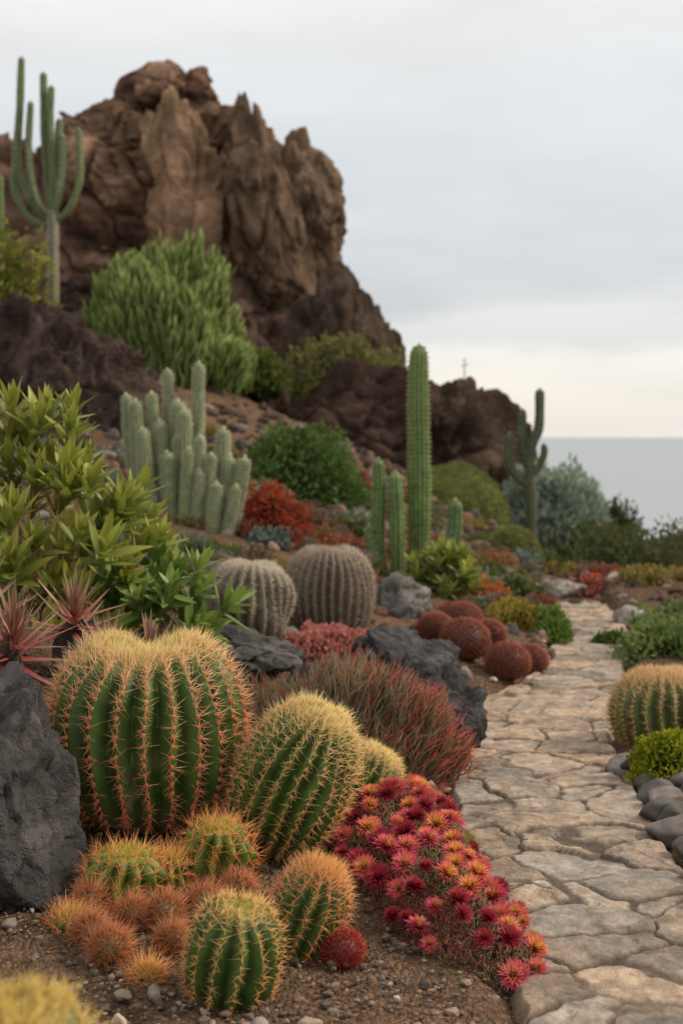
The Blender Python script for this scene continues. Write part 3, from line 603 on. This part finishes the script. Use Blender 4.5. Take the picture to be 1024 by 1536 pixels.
for i,(x,y) in enumerate(pts):
    z=mh(x,y)+r0.uniform(.008,.03); kind=r0.random(); s=r0.uniform(.023,.042); nl=150
    red=float(vnoise(np.array([[x*9,y*6,0.5]]),7)[0])*.3; kind=np.clip(kind+red,0,.99)
    if kind<.40: cin=A3(1.0,.62,.18); cmid=A3(.95,.27,.13); cout=A3(.72,.06,.15)
    elif kind<.66: cin=A3(.98,.46,.25); cmid=A3(.85,.15,.16); cout=A3(.60,.04,.15)
    elif kind<.92: cin=A3(.60,.08,.10); cmid=A3(.42,.03,.055); cout=A3(.26,.016,.04)
    else: cin=A3(.60,.50,.12); cmid=A3(.42,.30,.07); cout=A3(.35,.10,.05)
    dz=nrm(A3(r0.normal()*.35+.05,-.65+r0.normal()*.3,1)); k=np.arange(nl)+.5; el=k/nl; ga=k*2.39996
    t=nrm(np.cross(dz,A3(.3,.9,.2))); q=np.cross(dz,t); rad=t*np.cos(ga)[:,None]+q*np.sin(ga)[:,None]
    ang=np.arccos(np.clip(1-1.12*el,-1,1))+r0.normal(size=nl)*.1
    d=dz*np.cos(ang)[:,None]+rad*np.sin(ang)[:,None]
    w1=np.clip(1-el*2.2,0,1)[:,None]; w2=np.clip((el-.5)*2,0,1)[:,None]
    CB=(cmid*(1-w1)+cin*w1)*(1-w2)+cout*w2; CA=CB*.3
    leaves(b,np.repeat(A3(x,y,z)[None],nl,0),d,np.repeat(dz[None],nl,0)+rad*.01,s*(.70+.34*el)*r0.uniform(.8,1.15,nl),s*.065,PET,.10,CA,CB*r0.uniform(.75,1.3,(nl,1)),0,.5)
    spikes(b,A3([[x,y,z-.1]]),A3([[0,0,1]]),.10,.004,(.12,.1,.04),(.12,.1,.04),0)
n=17000; xx=[]
while len(xx)<n:
    x=rng.uniform(-.05,.46);y=rng.uniform(2.9,4.15)
    if inside(x,y): xx.append((x,y,mh(x,y)-rng.random()**2*.07+.006))
xx=np.array(xx); cm=np.clip(rng.random((n,1))*.6+.5*(fbm(xx*12,3,9)[:,None]>0.1),0,1)
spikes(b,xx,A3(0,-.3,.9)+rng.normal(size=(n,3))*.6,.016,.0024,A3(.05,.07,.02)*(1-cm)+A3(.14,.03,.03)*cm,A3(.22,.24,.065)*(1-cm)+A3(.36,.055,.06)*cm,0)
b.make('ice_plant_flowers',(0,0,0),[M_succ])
# mid ground cover
dome('coral_succulent',-.035,6.2,.17,.26,.2,.15,5000,.026,.009,(.42,.14,.12),(.70,.34,.28),140,lump=.2,core=(.18,.07,.06))
dome('yellow_groundcover',.98,8.1,.05,.17,.2,.17,2600,.032,.010,(.25,.22,.04),(.46,.36,.09),141,lump=.25)
dome('green_groundcover',1.17,8.0,.0,.10,.16,.19,1600,.036,.010,(.10,.18,.03),(.24,.32,.08),142,lump=.2)
dome('orange_groundcover',.86,8.6,.1,.16,.16,.17,1600,.032,.011,(.45,.14,.04),(.7,.24,.08),143,lump=.3)
dome('orange_groundcover',1.82,10.3,.03,.13,.12,.10,900,.035,.016,(.65,.14,.07),(.8,.26,.14),144,lump=.4)
dome('lime_bush',1.08,4.72,.03,.14,.12,.15,4600,.016,.006,(.18,.22,.02),(.40,.42,.04),145,lump=.2)
dome('green_groundcover',1.74,7.4,.0,.24,.4,.19,3600,.035,.009,(.13,.19,.06),(.28,.34,.12),146,lump=.4)
dome('green_groundcover',1.50,7.9,.0,.10,.1,.06,600,.03,.009,(.07,.12,.03),(.14,.2,.06),147,lump=.3)
dome('green_groundcover',2.0,8.3,.0,.2,.3,.16,2000,.035,.01,(.11,.16,.06),(.24,.29,.1),148,lump=.4)
PAL=[((.12,.15,.05),(.24,.28,.1)),((.26,.2,.06),(.42,.33,.12)),((.27,.09,.07),(.42,.18,.13)),((.17,.12,.08),(.28,.20,.13)),((.15,.20,.16),(.29,.36,.28)),((.3,.12,.06),(.5,.24,.12)),((.14,.15,.07),(.25,.26,.12))]
for i in range(150):
    y=rng.uniform(6.4,13.5); x=rng.uniform(-1.8,float(pl(y))-.12)
    if any((x-a)**2+(y-c)**2<r*r for a,c,r in [(-.06,6.7,.35),(-.43,6.2,.35),(.49,9,.15),(.65,6.8,.35)]): continue
    a,c=PAL[rng.integers(7)]; s=rng.uniform(.06,.16)*(1 if y<9 else 1.3)
    dome('groundcover_succulent',x,y,h(x,y),s,s,s*rng.uniform(.45,.85),520,.032,.008,a,c,200+i,lump=.35,core=tuple(np.array(a)*.5))
for i in range(26):
    y=rng.uniform(10,14); x=rng.uniform(1.6,3.2); a,c=PAL[rng.integers(4)]; s=rng.uniform(.1,.2)
    dome('groundcover_succulent',x,y,h(x,y),s,s,s*.6,500,.035,.01,a,c,360+i,lump=.4,core=tuple(np.array(a)*.5))
b=B(); column(b,[(0,0,-1.0),(0,0,2.35)],.012,6,(.4,.38,.36),(.4,.4,.4),step=9,nsp=1); column(b,[(-.05,0,2.24),(.05,0,2.27)],.007,6,(.4,.38,.36),(.4,.4,.4),step=9,nsp=1); b.make('wooden_post',(1.9,22,0),MS)
# ------------------------------------------------------------------ world
w=bpy.data.worlds.new('World'); scene.world=w; w.use_nodes=True; nt=w.node_tree; L=nt.links.new
bg=nt.nodes['Background']
sky=N(nt,'ShaderNodeTexSky',sky_type='NISHITA'); sky.sun_disc=False; sky.sun_elevation=math.radians(38); sky.sun_rotation=math.radians(80)
sc=N(nt,'ShaderNodeVectorMath',operation='SCALE'); sc.inputs['Scale'].default_value=.10; L(sky.outputs[0],sc.inputs[0])
tc=N(nt,'ShaderNodeTexCoord'); sp=N(nt,'ShaderNodeSeparateXYZ'); L(tc.outputs['Generated'],sp.inputs[0])
mp=N(nt,'ShaderNodeMapping'); mp.inputs['Scale'].default_value=(1.5,1.5,6); L(tc.outputs['Generated'],mp.inputs[0])
n1=N(nt,'ShaderNodeTexNoise'); n1.inputs['Scale'].default_value=2.4; n1.inputs['Detail'].default_value=5; n1.inputs['Roughness'].default_value=.5; L(mp.outputs[0],n1.inputs['Vector'])
m1=N(nt,'ShaderNodeMath',operation='MULTIPLY_ADD'); m1.inputs[1].default_value=.14; m1.inputs[2].default_value=-.07; L(n1.outputs['Fac'],m1.inputs[0])
m2=N(nt,'ShaderNodeMath',operation='ADD'); L(sp.outputs['Z'],m2.inputs[0]); L(m1.outputs[0],m2.inputs[1])
cr=N(nt,'ShaderNodeValToRGB'); e=cr.color_ramp.elements
st=[(0,(.88,.83,.77)),(.03,(.97,.91,.81)),(.052,(.95,.92,.86)),(.066,(.80,.81,.80)),(.085,(.84,.84,.83)),(.11,(.72,.74,.755)),(.17,(.71,.75,.775)),(.24,(.81,.83,.84)),(.30,(.92,.91,.89)),(.6,(1.02,.97,.90))]
e[0].position=st[0][0]; e[0].color=(*st[0][1],1); e[1].position=st[-1][0]; e[1].color=(*st[-1][1],1)
for p,c in st[1:-1]:
    q=e.new(p); q.color=(*c,1)
L(m2.outputs[0],cr.inputs[0])
mr=N(nt,'ShaderNodeMapRange'); mr.inputs['From Min'].default_value=.3; mr.inputs['From Max'].default_value=.7; mr.inputs['To Min'].default_value=1.12; mr.inputs['To Max'].default_value=.88; L(n1.outputs['Fac'],mr.inputs['Value'])
s2=N(nt,'ShaderNodeVectorMath',operation='SCALE'); L(cr.outputs[0],s2.inputs[0]); L(mr.outputs[0],s2.inputs['Scale'])
mx=N(nt,'ShaderNodeMix',data_type='RGBA'); mx.inputs[0].default_value=.95; L(sc.outputs[0],mx.inputs[6]); L(s2.outputs[0],mx.inputs[7])
L(mx.outputs[2],bg.inputs['Color']); bg.inputs['Strength'].default_value=1.0
sun=bpy.data.lights.new('sun','SUN'); sun.energy=3.0; sun.angle=math.radians(10); sun.color=(1,.85,.66)
so=bpy.data.objects.new('sun',sun); scene.collection.objects.link(so)
from mathutils import Vector
so.rotation_euler=Vector((-.75,-.08,-.60)).to_track_quat('-Z','Y').to_euler()
# ------------------------------------------------------------------ camera
cam=bpy.data.cameras.new('camera'); co=bpy.data.objects.new('camera',cam); scene.collection.objects.link(co)
co.location=(0,0,1.15); co.rotation_euler=(math.radians(90),0,0)
cam.sensor_fit='VERTICAL'; cam.sensor_height=36; cam.sensor_width=24; cam.lens=50; cam.shift_y=-.0736; cam.clip_start=.05; cam.clip_end=100000
cam.dof.use_dof=True; cam.dof.focus_distance=3.5; cam.dof.aperture_fstop=3.8
scene.camera=co
scene.view_settings.view_transform='Standard'; scene.view_settings.look='None'; scene.view_settings.exposure=0
